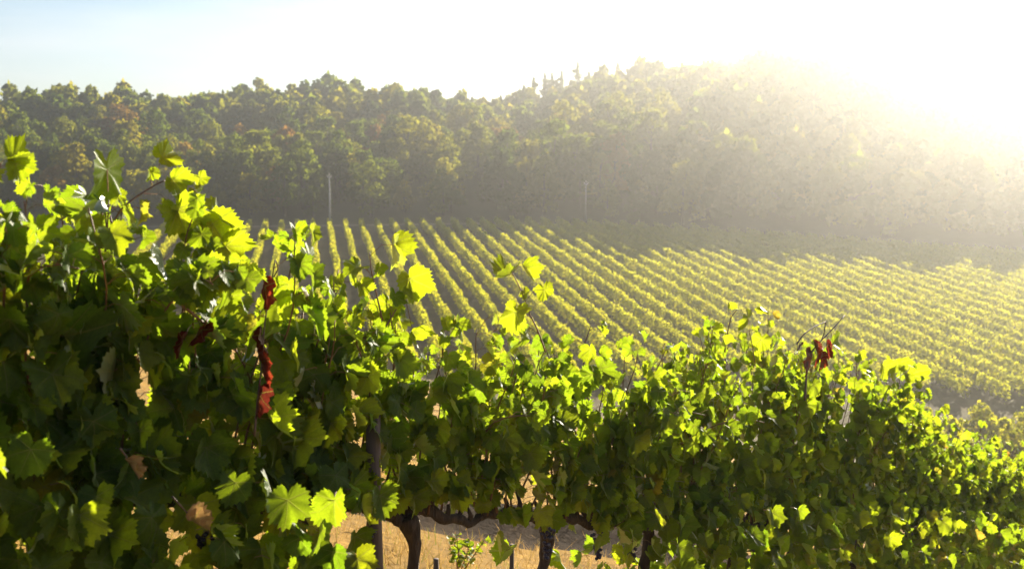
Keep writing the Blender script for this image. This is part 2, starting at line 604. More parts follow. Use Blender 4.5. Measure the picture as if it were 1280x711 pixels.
# ------------------------------------------------------------------ vine leaves
def leaf_outline(n, seed, teeth=True):
    r_ = np.random.default_rng(seed)
    key_a = np.array([-180, -165, -148, -128, -108, -80, -50, -27, 0, 27, 50, 80, 108, 128, 148, 165, 180.0])
    key_r = np.array([0.12, 0.40, 0.58, 0.62, 0.72, 0.63, 0.88, 0.77, 1.0, 0.77, 0.88, 0.63, 0.72, 0.62, 0.58, 0.40, 0.12])
    key_r = key_r * (1 + r_.normal(0, 0.05, len(key_r)))
    key_r[0] = key_r[-1] = 0.10
    key_a = key_a + np.concatenate([[0], r_.normal(0, 3, len(key_a) - 2), [0]])
    th = np.linspace(-180, 180, n, endpoint=False) + 180.0 / n
    rr = np.interp(th, key_a, key_r)
    if teeth:
        k = np.arange(n)
        rr = rr * (1 + np.where(k % 2 == 0, 0.07, -0.07) * (np.abs(th) < 160)) * (1 + r_.normal(0, 0.02, n))
    a = np.radians(90 - th)
    return rr * np.cos(a), rr * np.sin(a)


def leaf_proto(n, seed, curl=1.0):
    r_ = np.random.default_rng(seed)
    x, y = leaf_outline(n, seed)
    rings = [0.5, 1.0] if n >= 40 else [0.55, 1.0]
    P = [np.zeros((1, 2))]
    for k in rings:
        if k < 1:
            x2 = (np.roll(x, 1) + 2 * x + np.roll(x, -1)) / 4
            y2 = (np.roll(y, 1) + 2 * y + np.roll(y, -1)) / 4
            P.append(np.stack([x2 * k, y2 * k], 1))
        else:
            P.append(np.stack([x, y], 1))
    P = np.concatenate(P)
    fold = r_.uniform(-0.15, 0.55) * curl
    cup = r_.uniform(-0.25, 0.35) * curl
    tipb = r_.uniform(-0.1, 0.5) * curl
    ph = r_.uniform(0, 6.28, 3)
    rr = np.hypot(P[:, 0], P[:, 1])
    an = np.arctan2(P[:, 1], P[:, 0])
    z = fold * np.abs(P[:, 0]) + cup * rr ** 2 - tipb * np.maximum(P[:, 1], 0) ** 2
    z += curl * rr ** 1.5 * (0.09 * np.sin(3 * an + ph[0]) + 0.06 * np.sin(5 * an + ph[1]) + 0.03 * np.sin(11 * an + ph[2]))
    V = np.stack([P[:, 0], P[:, 1], z], 1)
    F = []
    for i in range(n):
        j = (i + 1) % n
        F.append([0, 1 + j, 1 + i])
        F.append([1 + i, 1 + j, 1 + n + j])
        F.append([1 + i, 1 + n + j, 1 + n + i])
    return V, np.array(F, np.int32), P


HI = [leaf_proto(52, 100 + i, curl=[0.8, 1.2, 1.7, 2.3][i % 4]) for i in range(20)]
LO = [leaf_proto(30, 200 + i, curl=[1.2, 1.8, 2.5][i % 3]) for i in range(12)]
CURLED = []
for i in range(6):                                          # wilted leaves: folded half shut and crumpled
    V_, F_, P_ = leaf_proto(36, 300 + i, curl=1.6)
    an_ = 0.95 + 0.12 * i
    sx_ = V_[:, 0].copy()
    V_[:, 0] = sx_ * math.cos(an_) * 0.62 + 0.05 * np.sin(V_[:, 1] * 9 + i)
    V_[:, 2] = V_[:, 2] * 0.6 + np.abs(sx_) * math.sin(an_) * 0.7 + 0.08 * np.sin(V_[:, 1] * 7 + sx_ * 6)
    CURLED.append((V_, F_, P_))


def unit(a):
    return a / (np.linalg.norm(a, axis=-1, keepdims=True) + 1e-9)


def add_leaves(b, pos, tip, nrm, size, rnd, protos, mat=0, rg=rng):
    pos, tip, nrm = np.asarray(pos, float), unit(np.asarray(tip, float)), np.asarray(nrm, float)
    nrm = unit(nrm - tip * np.sum(nrm * tip, 1, keepdims=True))
    xx = np.cross(tip, nrm)
    which = rg.integers(0, len(protos), len(pos))
    for k, (V, Fc, P) in enumerate(protos):
        s = np.where(which == k)[0]
        if not len(s): continue
        Rm = np.stack([xx[s], tip[s], nrm[s]], 2)            # columns
        W = np.einsum('mij,nj->mni', Rm, V) * np.asarray(size)[s][:, None, None] + pos[s][:, None, :]
        n = len(V)
        f = Fc[None] + (np.arange(len(s)) * n)[:, None, None]
        at = np.empty((len(s), n, 3))
        at[..., 0] = P[None, :, 0]
        at[..., 1] = P[None, :, 1]
        at[..., 2] = np.asarray(rnd)[s][:, None]
        b.add(W.reshape(-1, 3), f.reshape(-1, 3), mat, at.reshape(-1, 3))


def add_petioles(b, p0, p1, rad, mat=1):
    """thin curved leaf stalks, all at once"""
    p0, p1 = np.asarray(p0, float), np.asarray(p1, float)
    mid = (p0 + p1) / 2 + np.array([0, 0, 1.0]) * (np.linalg.norm(p1 - p0, axis=1) * 0.18)[:, None]
    d = unit(p1 - p0)
    a = unit(np.cross(d, np.array([0.31, 0.2, 0.93])))
    c = np.cross(d, a)
    V = []
    for q in (p0, mid, p1):
        for th in (0, 2.094, 4.189):
            V.append(q + (a * math.cos(th) + c * math.sin(th)) * rad)
    V = np.stack(V, 1)                                       # m, 9, 3
    f = []
    for s in (0, 3):
        for k in range(3):
            f.append([s + k, s + (k + 1) % 3, s + 3 + (k + 1) % 3, s + 3 + k])
    f = np.array(f)[None] + (np.arange(len(p0)) * 9)[:, None, None]
    b.add(V.reshape(-1, 3), f.reshape(-1, 4), mat)


# ------------------------------------------------------------------ the front row of grapevines
TOP_PX = [(-160, 215), (-60, 215), (0, 228), (100, 240), (170, 236), (240, 268), (300, 318), (350, 356), (420, 372), (480, 366), (540, 412), (600, 444), (650, 428),
          (700, 402), (760, 456), (820, 460), (870, 440), (920, 424), (1000, 424), (1060, 460), (1100, 478), (1130, 470), (1165, 525), (1220, 556), (1280, 572),
          (1360, 600), (1440, 632)]
TT = np.array([row_t(on_row(*p)) for p in TOP_PX])
TZ = np.array([on_row(*p)[2] for p in TOP_PX])


def top_z(t):
    return np.interp(t, TT, TZ)


def row_point(t, off=0.0):
    p = ROW_O + ROW_D * t + ROW_N * off
    return np.array([p[0], p[1], float(height(p[0], p[1]))])


def grapes(parent, c, size, seed):
    r_ = np.random.default_rng(seed)
    ico = bpy_ico()
    b = MB()
    for i in range(38):
        k = i / 38
        rad = size * 0.42 * (1 - 0.75 * k) * math.sqrt(r_.uniform(0.2, 1))
        th = r_.uniform(0, 6.28)
        p_ = np.array([rad * math.cos(th), rad * math.sin(th), -size * 1.5 * k + r_.normal(0, 0.004)])
        b.add(ico[0] * r_.uniform(0.0072, 0.0092) + p_, ico[1])
    b.tube([[0, 0, -size], [0, 0, 0], [0.004, 0, 0.04]], [0.001, 0.002, 0.002], 4, 1)
    o = b.build('grape_bunch', [M_GRAPE, M_CANE], parent)
    o.location = [float(x) for x in c]
    return o


_ico = None


def bpy_ico():
    global _ico
    if _ico is None:
        t = (1 + 5 ** .5) / 2
        v = np.array([[-1, t, 0], [1, t, 0], [-1, -t, 0], [1, -t, 0], [0, -1, t], [0, 1, t], [0, -1, -t], [0, 1, -t], [t, 0, -1], [t, 0, 1], [-t, 0, -1], [-t, 0, 1]], float)
        v /= np.linalg.norm(v[0])
        f = [[0, 11, 5], [0, 5, 1], [0, 1, 7], [0, 7, 10], [0, 10, 11], [1, 5, 9], [5, 11, 4], [11, 10, 2], [10, 7, 6], [7, 1, 8],
             [3, 9, 4], [3, 4, 2], [3, 2, 6], [3, 6, 8], [3, 8, 9], [4, 9, 5], [2, 4, 11], [6, 2, 10], [8, 6, 7], [9, 8, 1]]
        v = list(map(tuple, v)); cache = {}
        def mid(a, c):
            k = (min(a, c), max(a, c))
            if k not in cache:
                m_ = np.array(v[a]) + np.array(v[c]); m_ /= np.linalg.norm(m_)
                v.append(tuple(m_)); cache[k] = len(v) - 1
            return cache[k]
        g = []
        for a, c, d in f:
            x, y, z = mid(a, c), mid(c, d), mid(d, a)
            g += [[a, x, z], [c, y, x], [d, z, y], [x, y, z]]
        _ico = (np.array(v), np.array(g, np.int32))
    return _ico


def make_vine(t0, label, seed, hi=True, gap=False, skirt=0.0, half=0.45, group='grapevines of the front row'):
    """one grapevine: trunk, cordon, canes, foliage and grapes; built in coordinates local to its foot"""
    r_ = np.random.default_rng(seed)
    foot = row_point(t0)
    root = empty('grapevine', foot, label, 'grapevine', group)
    zc = float(np.interp(t0, [-3, 0, 8], [0.80, 0.80, 0.85]))           # cordon height above the foot
    slope = -0.30
    def loc(t, off, z):                                                    # t along the row, off towards the camera, z above the foot
        return ROW_D * (t - t0) + ROW_N * off + np.array([0, 0, z])
    # trunk
    b = MB()
    k = np.linspace(0, 1, 30)
    w1, w2 = r_.uniform(-0.06, 0.06, 2)
    pts = np.array([loc(t0 + w1 * math.sin(3 * q) + 0.02 * math.sin(9 * q), w2 * math.sin(2.6 * q) + 0.015 * math.sin(8 * q + 1), -0.06 + q * (zc + 0.04)) for q in k])
    rad = 0.031 - 0.009 * k + 0.005 * np.sin(k * 17 + seed) + 0.016 * np.exp(-k * 12) + 0.010 * np.exp(-((k - 0.97) / 0.06) ** 2)
    b.tube(pts, rad, 11, knot=0.17, seed=seed)
    b.build('trunk', M_BARK, root)
    # cordon: two arms along the wire
    b = MB()
    for s in (-1, 1):
        kk = np.linspace(0, 1, 24)
        pts = np.array([loc(t0 + s * half * q + w1 * math.sin(3), w2 * math.sin(2.6) * (1 - q) + 0.015 * math.sin(7 * q + seed), zc - 0.015 + slope * s * half * q + 0.022 * math.sin(q * 5 + s) + 0.010 * math.sin(q * 17 + seed)) for q in kk])
        b.tube(pts, np.linspace(0.024, 0.010, 24) + 0.006 * np.exp(-((kk * 6 % 1 - 0.5) / 0.2) ** 2), 9, knot=0.2, seed=seed + 7 * s)
        for q_ in np.arange(0.12, 1.0, 0.16):            # pruned spurs
            p_ = np.array([np.interp(q_, kk, pts[:, a_]) for a_ in range(3)])
            b.tube([p_, p_ + np.array([0.008, 0, 0.035]), p_ + np.array([r_.normal(0, 0.012), r_.normal(0, 0.012), r_.uniform(0.05, 0.09)])], [0.011, 0.009, 0.007], 6, knot=0.2, seed=int(q_ * 100))
    b.build('cordon', M_BARK, root)
    # shoots
    P0, P1, TIP, NRM, SZ, RN = [], [], [], [], [], []
    sz = 0.079 if t0 > -1 else 0.088
    ns = 17 if hi else 14
    for i in range(ns):
        ts = t0 + half * (2 * (i + r_.uniform(0.2, 0.8)) / ns - 1) * 1.05
        z0 = zc + slope * (ts - t0)
        ztop = float(top_z(ts)) - foot[2] - float(np.clip((4 + 0.754 * ts) / 5, 0.25, 1)) * (r_.uniform(-0.02, 0.12) if r_.random() < 0.75 else r_.uniform(-0.16, 0.0))
        Ln = max(0.35, ztop - z0)
        lean, over = r_.normal(0, 0.10), r_.normal(0.0, 0.12)
        droop = r_.random() < 0.25
        m_ = 12
        q = np.linspace(0, 1, m_)
        along = lean * q + 0.03 * np.sin(q * 7 + i)
        offs = over * q ** 1.3 + 0.02 * np.sin(q * 9 + 2 * i)
        zz = z0 + Ln * q
        if droop:
            sgn = 1 if r_.random() < 0.6 else -1
            offs = offs + sgn * 0.28 * q ** 2
            zz = z0 + Ln * (1.25 * q - 0.50 * q ** 3)
        pts = np.array([loc(ts + a_, o_, z_) for a_, o_, z_ in zip(along, offs, zz)])
        c = MB()
        c.tube(pts, np.linspace(0.0048, 0.0020, m_), 5)
        c.build('cane', M_CANE, root)
        nn = int(Ln / 0.060)
        for j in range(nn):
            f = (j + 0.6) / nn
            if gap and f < 0.04: continue
            base = np.array([np.interp(f, q, pts[:, a_]) for a_ in range(3)])
            side = 1 if j % 2 else -1
            if r_.random() < 0.35: side = 1
            reps = 1 + (r_.random() < 0.65) + (r_.random() < 0.25)
            for e in range(reps):
                out_ = ROW_N * side * r_.uniform(0.3, 1.0) + ROW_D * r_.normal(0, 0.75) + np.array([0, 0, r_.uniform(-0.1, 0.7)])
                out_ /= np.linalg.norm(out_)
                ln = r_.uniform(0.05, 0.11) * (1 - 0.35 * f) * (1.5 if e else 1)
                if gap and (base + out_ * ln)[2] < zc + slope * (ts - t0) + r_.uniform(-0.05, 0.12): continue
                P0.append(base)
                P1.append(base + out_ * ln)
                tdir = out_ * np.array([1, 1, 0]) * r_.uniform(0.2, 0.9) + np.array([0, 0, -r_.uniform(0.5, 1.4)]) + r_.normal(0, 0.28, 3)
                TIP.append(tdir)
                NRM.append(out_ * np.array([1, 1, 0]) + np.array([0, 0, r_.uniform(0.0, 0.9)]) + r_.normal(0, 0.35, 3))
                SZ.append(sz * r_.uniform(0.5, 1.22) * (1 - 0.45 * max(0, f - 0.6) / 0.4) * (0.85 if e else 1))
                RN.append(np.clip(r_.beta(2, 2.2) * 0.9 + 0.25 * max(0, f - 0.7), 0, 1) if r_.random() > 0.025 else r_.uniform(0.9, 1))
    # leaves hanging below the cordon
    for i in range(int(skirt * 190)):
        ts = t0 + half * r_.uniform(-1.05, 1.05)
        z_ = zc + slope * (ts - t0) + r_.uniform(-0.62, 0.16)
        o_ = r_.normal(0.08, 0.16)
        out_ = ROW_N * (1 if o_ > 0 else -1) + ROW_D * r_.normal(0, 0.8)
        base = loc(ts, o_, z_)
        P0.append(base - unit(out_) * 0.045 + np.array([0, 0, 0.01]))
        P1.append(base)
        TIP.append(out_ * 0.3 + np.array([0, 0, -1.0]) + r_.normal(0, 0.3, 3))
        NRM.append(out_ + np.array([0, 0, 0.3]) + r_.normal(0, 0.35, 3))
        SZ.append(sz * r_.uniform(0.7, 1.1))
        RN.append(r_.beta(2, 2.2) if r_.random() > 0.06 else r_.uniform(0.9, 1))
    b = MB()
    add_leaves(b, P1, TIP, NRM, SZ, RN, HI if hi else LO, 0, r_)
    add_petioles(b, P0, P1, 0.0013)
    b.build('foliage', [M_LEAF, M_PETIOLE], root)
    for i in range(1 + seed % 2):
        ts = t0 + half * r_.uniform(-0.9, 0.9)
        grapes(root, loc(ts, r_.uniform(0.02, 0.10), zc + slope * (ts - t0) - r_.uniform(0.02, 0.08)), r_.uniform(0.07, 0.095), seed * 10 + i)
    return root


VINES = [
    (-2.20, 'near grapevine on the far left, dark shaded leaves and one pale curled leaf on top', True, False, 1.6),
    (-1.40, 'tall near grapevine with bright backlit top leaves and a hanging strand of dry red leaves', True, False, 1.3),
    (-0.60, 'grapevine with dark bent trunk just right of the wooden trellis post', True, True, 0.0),
    (0.24, 'grapevine in mid row with one slender leafy shoot above the dry grass gap', True, True, 0.06),
    (1.05, 'dark dense grapevine right of the dry grass gap, leaves down to the ground', True, False, 0.9),
    (1.88, 'dense grapevine with a thin twig tip above it, left of the one with bare canes', False, False, 1.0),
    (2.72, 'grapevine topped by bare dry canes and a cluster of dead red leaves', False, False, 1.0),
    (3.56, 'dense grapevine between the bare dry canes and the leafy crest on the right', False, False, 1.0),
    (4.40, 'grapevine with a backlit leafy crest, last tall one before the row drops', False, False, 1.0),
    (5.25, 'low sunlit grapevine just past the leafy crest on the right', False, False, 1.0),
    (6.15, 'low grapevine near the right edge, second from the far end of the front row', False, False, 1.0),
    (7.05, 'grapevine at the far right end of the front row by the picture edge', False, False, 1.0),
    (7.95, 'grapevine cut off by the right picture edge at the end of the front row', False, False, 1.0),
]
vines = []
for i, (t0, lab, hi, gap, skirt) in enumerate(VINES):
    vines.append(make_vine(t0, lab, 40 + i, hi, gap, skirt))


# ------------------------------------------------------------------ shoots standing out above the canopy (parts of their vines)
def to_local(root, p):
    return np.asarray(p) - np.array(root.location)


def hero_shoot(root, path, leaves, dry=False, rad=0.0035, off=0.05, size_k=1.0):
    """path: points seen in the photograph carried onto the row's plane; leaves: (stalk start index or point, leaf base, leaf tip, facing, width factor, tint, kind)"""
    pts = np.array([to_local(root, on_row(x, y, off)) for x, y in path])
    k = np.linspace(0, len(pts) - 1, len(pts) * 4)
    sm = np.stack([np.interp(k, np.arange(len(pts)), pts[:, a]) for a in range(3)], 1)
    sm[1:-1] = (sm[:-2] + 2 * sm[1:-1] + sm[2:]) / 4
    b = MB()
    b.tube(sm, np.linspace(rad, rad * 0.5, len(sm)), 6)
    cane = b.build('cane', M_DRYCANE if dry else M_CANE, root)
    for (s, base, tip, face, rnd, kind) in leaves:
        doff = off + face[3] if len(face) > 3 else off
        p0 = to_local(root, on_row(*s, off))
        p1 = to_local(root, on_row(*base, doff))
        p2 = to_local(root, on_row(*tip, doff))
        ln = np.linalg.norm(p2 - p1)
        view = unit(np.array([0, 0, 0.0]) - (p1 + np.array(root.location)))
        right = unit(np.cross(np.array([0, 0, 1.0]), view))
        nrm = view * face[0] + right * face[1] + np.array([0, 0, 1.0]) * face[2]
        b = MB()
        pr = {'red': CURLED, 'tan': CURLED}.get(kind, HI[2::4] + HI[3::4])
        add_leaves(b, [p1], [p2 - p1], [nrm], [ln * 0.8 * size_k], [rnd if kind else 0.35 + 0.5 * rnd], pr, 0)
        add_petioles(b, [p0], [p1], 0.0014)
        b.build({'red': 'dead_leaf', 'tan': 'dead_leaf'}.get(kind, 'leaf'), [{'red': M_RED, 'tan': M_TAN}.get(kind, M_LEAF), M_DRYCANE if kind else M_PETIOLE], cane)
    return cane


def vine_at(px, py):
    t = row_t(on_row(px, py))
    return vines[int(np.argmin([abs(t - v[0]) for v in VINES]))]


# left: pale curled leaf and bright top shoot
hero_shoot(vine_at(40, 230), [(-8, 250), (-4, 215), (2, 203)], [((2, 203), (16, 200), (48, 200), (0.75, -0.3, 0.6), 0.55, None), ((0, 210), (20, 205), (34, 236), (0.9, 0.3, 0.2), 0.6, None)])
hero_shoot(vine_at(180, 240), [(120, 320), (150, 262), (170, 246), (196, 230), (206, 226)],
           [((196, 229), (203, 196), (228, 184), (0.9, 0.3, 0.2), 0.95, None),
            ((206, 228), (216, 226), (238, 252), (0.9, 0.3, 0.1), 0.8, None),
            ((206, 228), (250, 222), (262, 236), (0.8, -0.5, 0.3), 0.85, None),
            ((206, 230), (246, 240), (258, 262), (0.7, 0.6, 0.2), 0.7, None),
            ((190, 232), (186, 214), (183, 232), (0.6, 0.8, 0.1), 0.5, None),
            ((180, 242), (222, 262), (240, 310), (0.9, 0.2, 0.2), 0.9, None)])
hero_shoot(vine_at(140, 240), [(130, 330), (134, 290), (136, 250)], [((135, 240), (134, 212), (144, 276), (0.55, 0.8, 0.15), 0.6, None)])
hero_shoot(vine_at(270, 300), [(262, 380), (258, 330), (254, 290)],
           [((254, 290), (268, 270), (300, 290), (0.5, -0.2, 0.9), 0.5, None),
            ((254, 292), (266, 280), (292, 318), (0.9, 0.2, 0.1), 0.95, None),
            ((258, 320), (282, 308), (310, 340), (0.9, 0.1, 0.2), 0.9, None),
            ((257, 310), (250, 330), (262, 368), (0.9, -0.2, 0.2), 0.6, None)])
# forked bare shoot with red leaves
hero_shoot(vine_at(330, 380), [(318, 545), (322, 500), (328, 450), (330, 410), (336, 370), (344, 324)],
           [((336, 360), (331, 358), (333, 396), (0.9, 0.2, 0.1), 0.8, 'red'),
            ((328, 420), (328, 418), (334, 450), (0.8, -0.3, 0.1), 0.3, 'red'),
            ((328, 450), (326, 452), (332, 486), (0.9, 0.4, 0.1), 0.9, 'red'),
            ((324, 490), (324, 492), (320, 530), (0.8, 0.4, 0.1), 0.1, 'red'),
            ((342, 336), (386, 322), (392, 362), (0.45, 0.9, 0.2), 0.8, None)], dry=True, off=0.24, size_k=1.05)
hero_shoot(vine_at(330, 380), [(334, 380), (340, 350), (348, 336), (345, 326)], [], dry=True, off=0.12)
hero_shoot(vine_at(240, 430), [(196, 362), (220, 375), (246, 396), (280, 425), (296, 440)],
           [((246, 398), (252, 412), (232, 440), (0.7, 0.5, 0.3), 0.2, 'red'), ((240, 405), (230, 425), (218, 452), (0.8, -0.2, 0.3), 0.4, 'red')], off=0.16, rad=0.005)
# next shoots
hero_shoot(vine_at(465, 360), [(478, 400), (470, 365), (464, 338), (462, 316)],
           [((463, 320), (490, 306), (496, 346), (0.35, 0.9, 0.15), 0.9, None),
            ((464, 343), (446, 334), (424, 338), (0.7, -0.4, 0.5), 0.45, None),
            ((468, 355), (474, 334), (470, 352), (0.5, 0.7, 0.2), 0.3, None)])
hero_shoot(vine_at(500, 390), [(470, 430), (490, 395), (504, 372), (508, 345)],
           [((506, 360), (512, 348), (522, 388), (0.9, 0.2, 0.2), 0.95, None), ((492, 395), (486, 380), (482, 410), (0.8, 0.2, 0.2), 0.7, None),
            ((480, 410), (452, 356), (460, 376), (0.8, 0.3, 0.2), 0.8, None), ((504, 372), (516, 416), (530, 432), (0.95, 0.1, 0.2), 0.9, None)])
hero_shoot(vine_at(660, 380), [(682, 440), (672, 412), (662, 392), (652, 364), (640, 340), (634, 332)],
           [((642, 345), (636, 344), (616, 356), (0.7, -0.5, 0.4), 0.5, None), ((641, 341), (654, 334), (664, 354), (0.6, 0.6, 0.3), 0.8, None),
            ((650, 362), (656, 366), (662, 378), (0.7, 0.3, 0.4), 0.9, None), ((658, 375), (680, 362), (684, 384), (0.85, 0.3, 0.2), 0.95, None),
            ((664, 398), (644, 390), (634, 426), (0.8, -0.5, 0.15), 0.9, None), ((668, 405), (656, 420), (650, 440), (0.3, 0.8, 0.2), 0.3, None)])
hero_shoot(vine_at(914, 400), [(906, 440), (910, 412), (914, 396), (922, 386)],
           [((913, 398), (912, 380), (914, 390), (0.9, 0.2, 0.2), 0.9, None), ((908, 418), (884, 412), (892, 428), (0.8, 0.3, 0.2), 0.8, None)], rad=0.004)
hero_shoot(vine_at(940, 420), [(944, 455), (940, 430), (936, 412)], [((937, 414), (935, 398), (939, 420), (0.5, 0.8, 0.1), 0.85, None), ((942, 440), (952, 424), (948, 446), (0.9, 0.2, 0.1), 0.9, None)])
# bare dry canes with dead leaves
hero_shoot(vine_at(1030, 440), [(1006, 500), (1008, 470), (1010, 445), (1024, 428), (1040, 412), (1056, 394)],
           [((1030, 425), (1022, 444), (1018, 462), (0.8, 0.3, 0.2), 0.8, 'red'), ((1034, 420), (1034, 430), (1036, 450), (0.9, 0.1, 0.1), 0.7, 'red'),
            ((1018, 436), (1014, 448), (1009, 474), (0.8, -0.3, 0.1), 0.9, 'red'), ((1020, 432), (1018, 428), (1022, 440), (0.8, 0.1, 0.3), 0.2, 'red'),
            ((1026, 430), (1026, 446), (1026, 466), (0.7, 0.5, 0.1), 0.6, 'red')], dry=True, rad=0.006, off=0.40, size_k=1.2)
hero_shoot(vine_at(1030, 440), [(996, 430), (1004, 418), (1018, 408), (1032, 402)], [((1000, 428), (998, 434), (992, 444), (0.8, 0.3, 0.2), 0.2, 'red'), ((1032, 404), (1042, 430), (1052, 438), (0.8, 0.3, 0.4), 0.4, None)], dry=True, rad=0.0045, off=0.40)
hero_shoot(vine_at(1040, 440), [(1032, 402), (1030, 418), (1022, 434)], [], dry=True, rad=0.0035, off=0.40)
hero_shoot(vine_at(1120, 470), [(1100, 510), (1108, 488), (1120, 474), (1132, 464)],
           [((1118, 476), (1116, 456), (1124, 474), (0.9, 0.2, 0.2), 0.85, None), ((1128, 468), (1136, 468), (1142, 494), (0.8, 0.4, 0.2), 0.8, None),
            ((1110, 486), (1104, 458), (1106, 480), (0.7, 0.5, 0.2), 0.9, None)], rad=0.005)

# withered tan leaves low in the canopy
hero_shoot(vine_at(345, 640), [(330, 600), (338, 620), (340, 636)], [((340, 634), (342, 640), (352, 668), (0.8, 0.4, 0.2), 0.6, 'tan')], dry=True, off=0.30, rad=0.003)
hero_shoot(vine_at(240, 650), [(215, 620), (230, 636), (238, 646)], [((238, 645), (240, 650), (268, 662), (0.5, -0.3, 0.8), 0.5, 'tan')], dry=True, off=0.30, rad=0.003)
hero_shoot(vine_at(160, 570), [(150, 560), (158, 570), (160, 576)], [((160, 575), (162, 580), (178, 604), (0.7, 0.4, 0.4), 0.3, 'tan')], dry=True, off=0.30, rad=0.003)

# ------------------------------------------------------------------ trellis: post, wires, stakes
pt = row_t(on_row(468, 600, 0.10))
pp = row_point(pt, 0.10)
ztop = on_row(466, 515, 0.10)[2]
b = MB()
b.tube([[0, 0, -0.15], [0.003, 0, 0.4], [-0.004, 0.003, 0.9], [0, 0, ztop - pp[2]]], [0.027, 0.026, 0.025, 0.025], 10)
post = tag(b.build('trellis_post', M_POST), 'weathered round wooden trellis post standing beside a bent vine trunk', 'post')
post.location = [float(c) for c in pp]

for nm, y0, z_off, lab in (('trellis_wire', 570, 0.0, 'thin upper trellis wire strung along the front row at the post'), ('trellis_wire', 588, 0.0, 'thin lower trellis wire strung along the front row just under the upper one')):
    zz = on_row(500, y0, 0.06)
    tz = row_t(zz)
    b = MB()
    ts = np.linspace(-3.4, 8.4, 40)
    b.tube([ROW_O + ROW_D * t + ROW_N * 0.06 + np.array([0, 0, zz[2] - 0.30 * (t - tz) + 0.008 * math.sin(t * 2)]) for t in ts], 0.0013, 5)
    tag(b.build(nm, M_WIRE), lab, 'wire', 'trellis wires of the front row')

# thin stakes standing in the gap under the canopy, behind the row
def stake(px, ytop, ybot, d, rad, mat, label, lean=0.0, name='wooden_stake'):
    dv = ray(px, ybot)
    foot = dv * (d / dv[1])
    gz = float(height(foot[0], foot[1]))
    tp = ray(px + lean, ytop)
    tp = tp * (d / tp[1])
    b = MB()
    b.tube([[0, 0, -0.1], [(tp[0] - foot[0]) * 0.5 + 0.004, 0, (tp[2] - gz) * 0.5], [tp[0] - foot[0], 0, tp[2] - gz]], [rad * 1.1, rad, rad * 0.95], 8)
    o = tag(b.build(name, mat), label, 'stake')
    o.location = (float(foot[0]), float(foot[1]), gz)
    return o


stake(517, 650, 705, 5.0, 0.012, M_PALE, 'pale thin stake leaning in the sunny gap behind the vines', 5)
stake(545, 698, 760, 4.4, 0.014, M_POST, 'short dark stake stump at the bottom edge below the canopy gap')
stake(636, 680, 735, 4.6, 0.012, M_POST, 'dark slanting stake right of the green weed in the canopy gap', 4)

# a green weed growing in the gap
d_ = ray(572, 700)
wx, wy = d_[0] / d_[1] * 6.2, 6.2
wz = float(height(wx, wy))
wt = ray(585, 660); wh = wt[2] / wt[1] * 6.2 - wz
weed = empty('weed', (wx, wy, wz), 'green leafy weed sprouting in the dry grass gap under the vines', 'weed')
r_ = np.random.default_rng(3)
b = MB()
bl = MB()
for k in range(4):
    top = np.array([r_.normal(0.02, 0.08), r_.normal(0, 0.05), wh * r_.uniform(0.7, 1.0)])
    b.tube([[0, 0, -0.03], top * 0.5 + np.array([0.01, 0, 0]), top], [0.005, 0.004, 0.002], 5)
    q = r_.uniform(0.3, 1.0, 14)[:, None]
    ps = top[None] * q
    dr = unit(r_.normal(0, 1, (14, 3)) * np.array([1, 1, 0.4]))
    add_leaves(bl, ps + dr * 0.02, dr + np.array([0, 0, 0.2]), r_.normal(0, 0.4, (14, 3)) + np.array([0, 0, 1.0]), r_.uniform(0.02, 0.04, 14), r_.uniform(0.3, 0.8, 14), LO, 0, r_)
b.build('stem', M_PETIOLE, weed)
bl.build('foliage', M_LEAF, weed)

# ------------------------------------------------------------------ valley field: each row of vines a thing
def ordinal(n):
    return ['', 'first', 'second', 'third', 'fourth', 'fifth', 'sixth', 'seventh', 'eighth', 'ninth', 'tenth', 'eleventh', 'twelfth', 'thirteenth', 'fourteenth',
            'fifteenth', 'sixteenth', 'seventeenth', 'eighteenth', 'nineteenth', 'twentieth'][n]


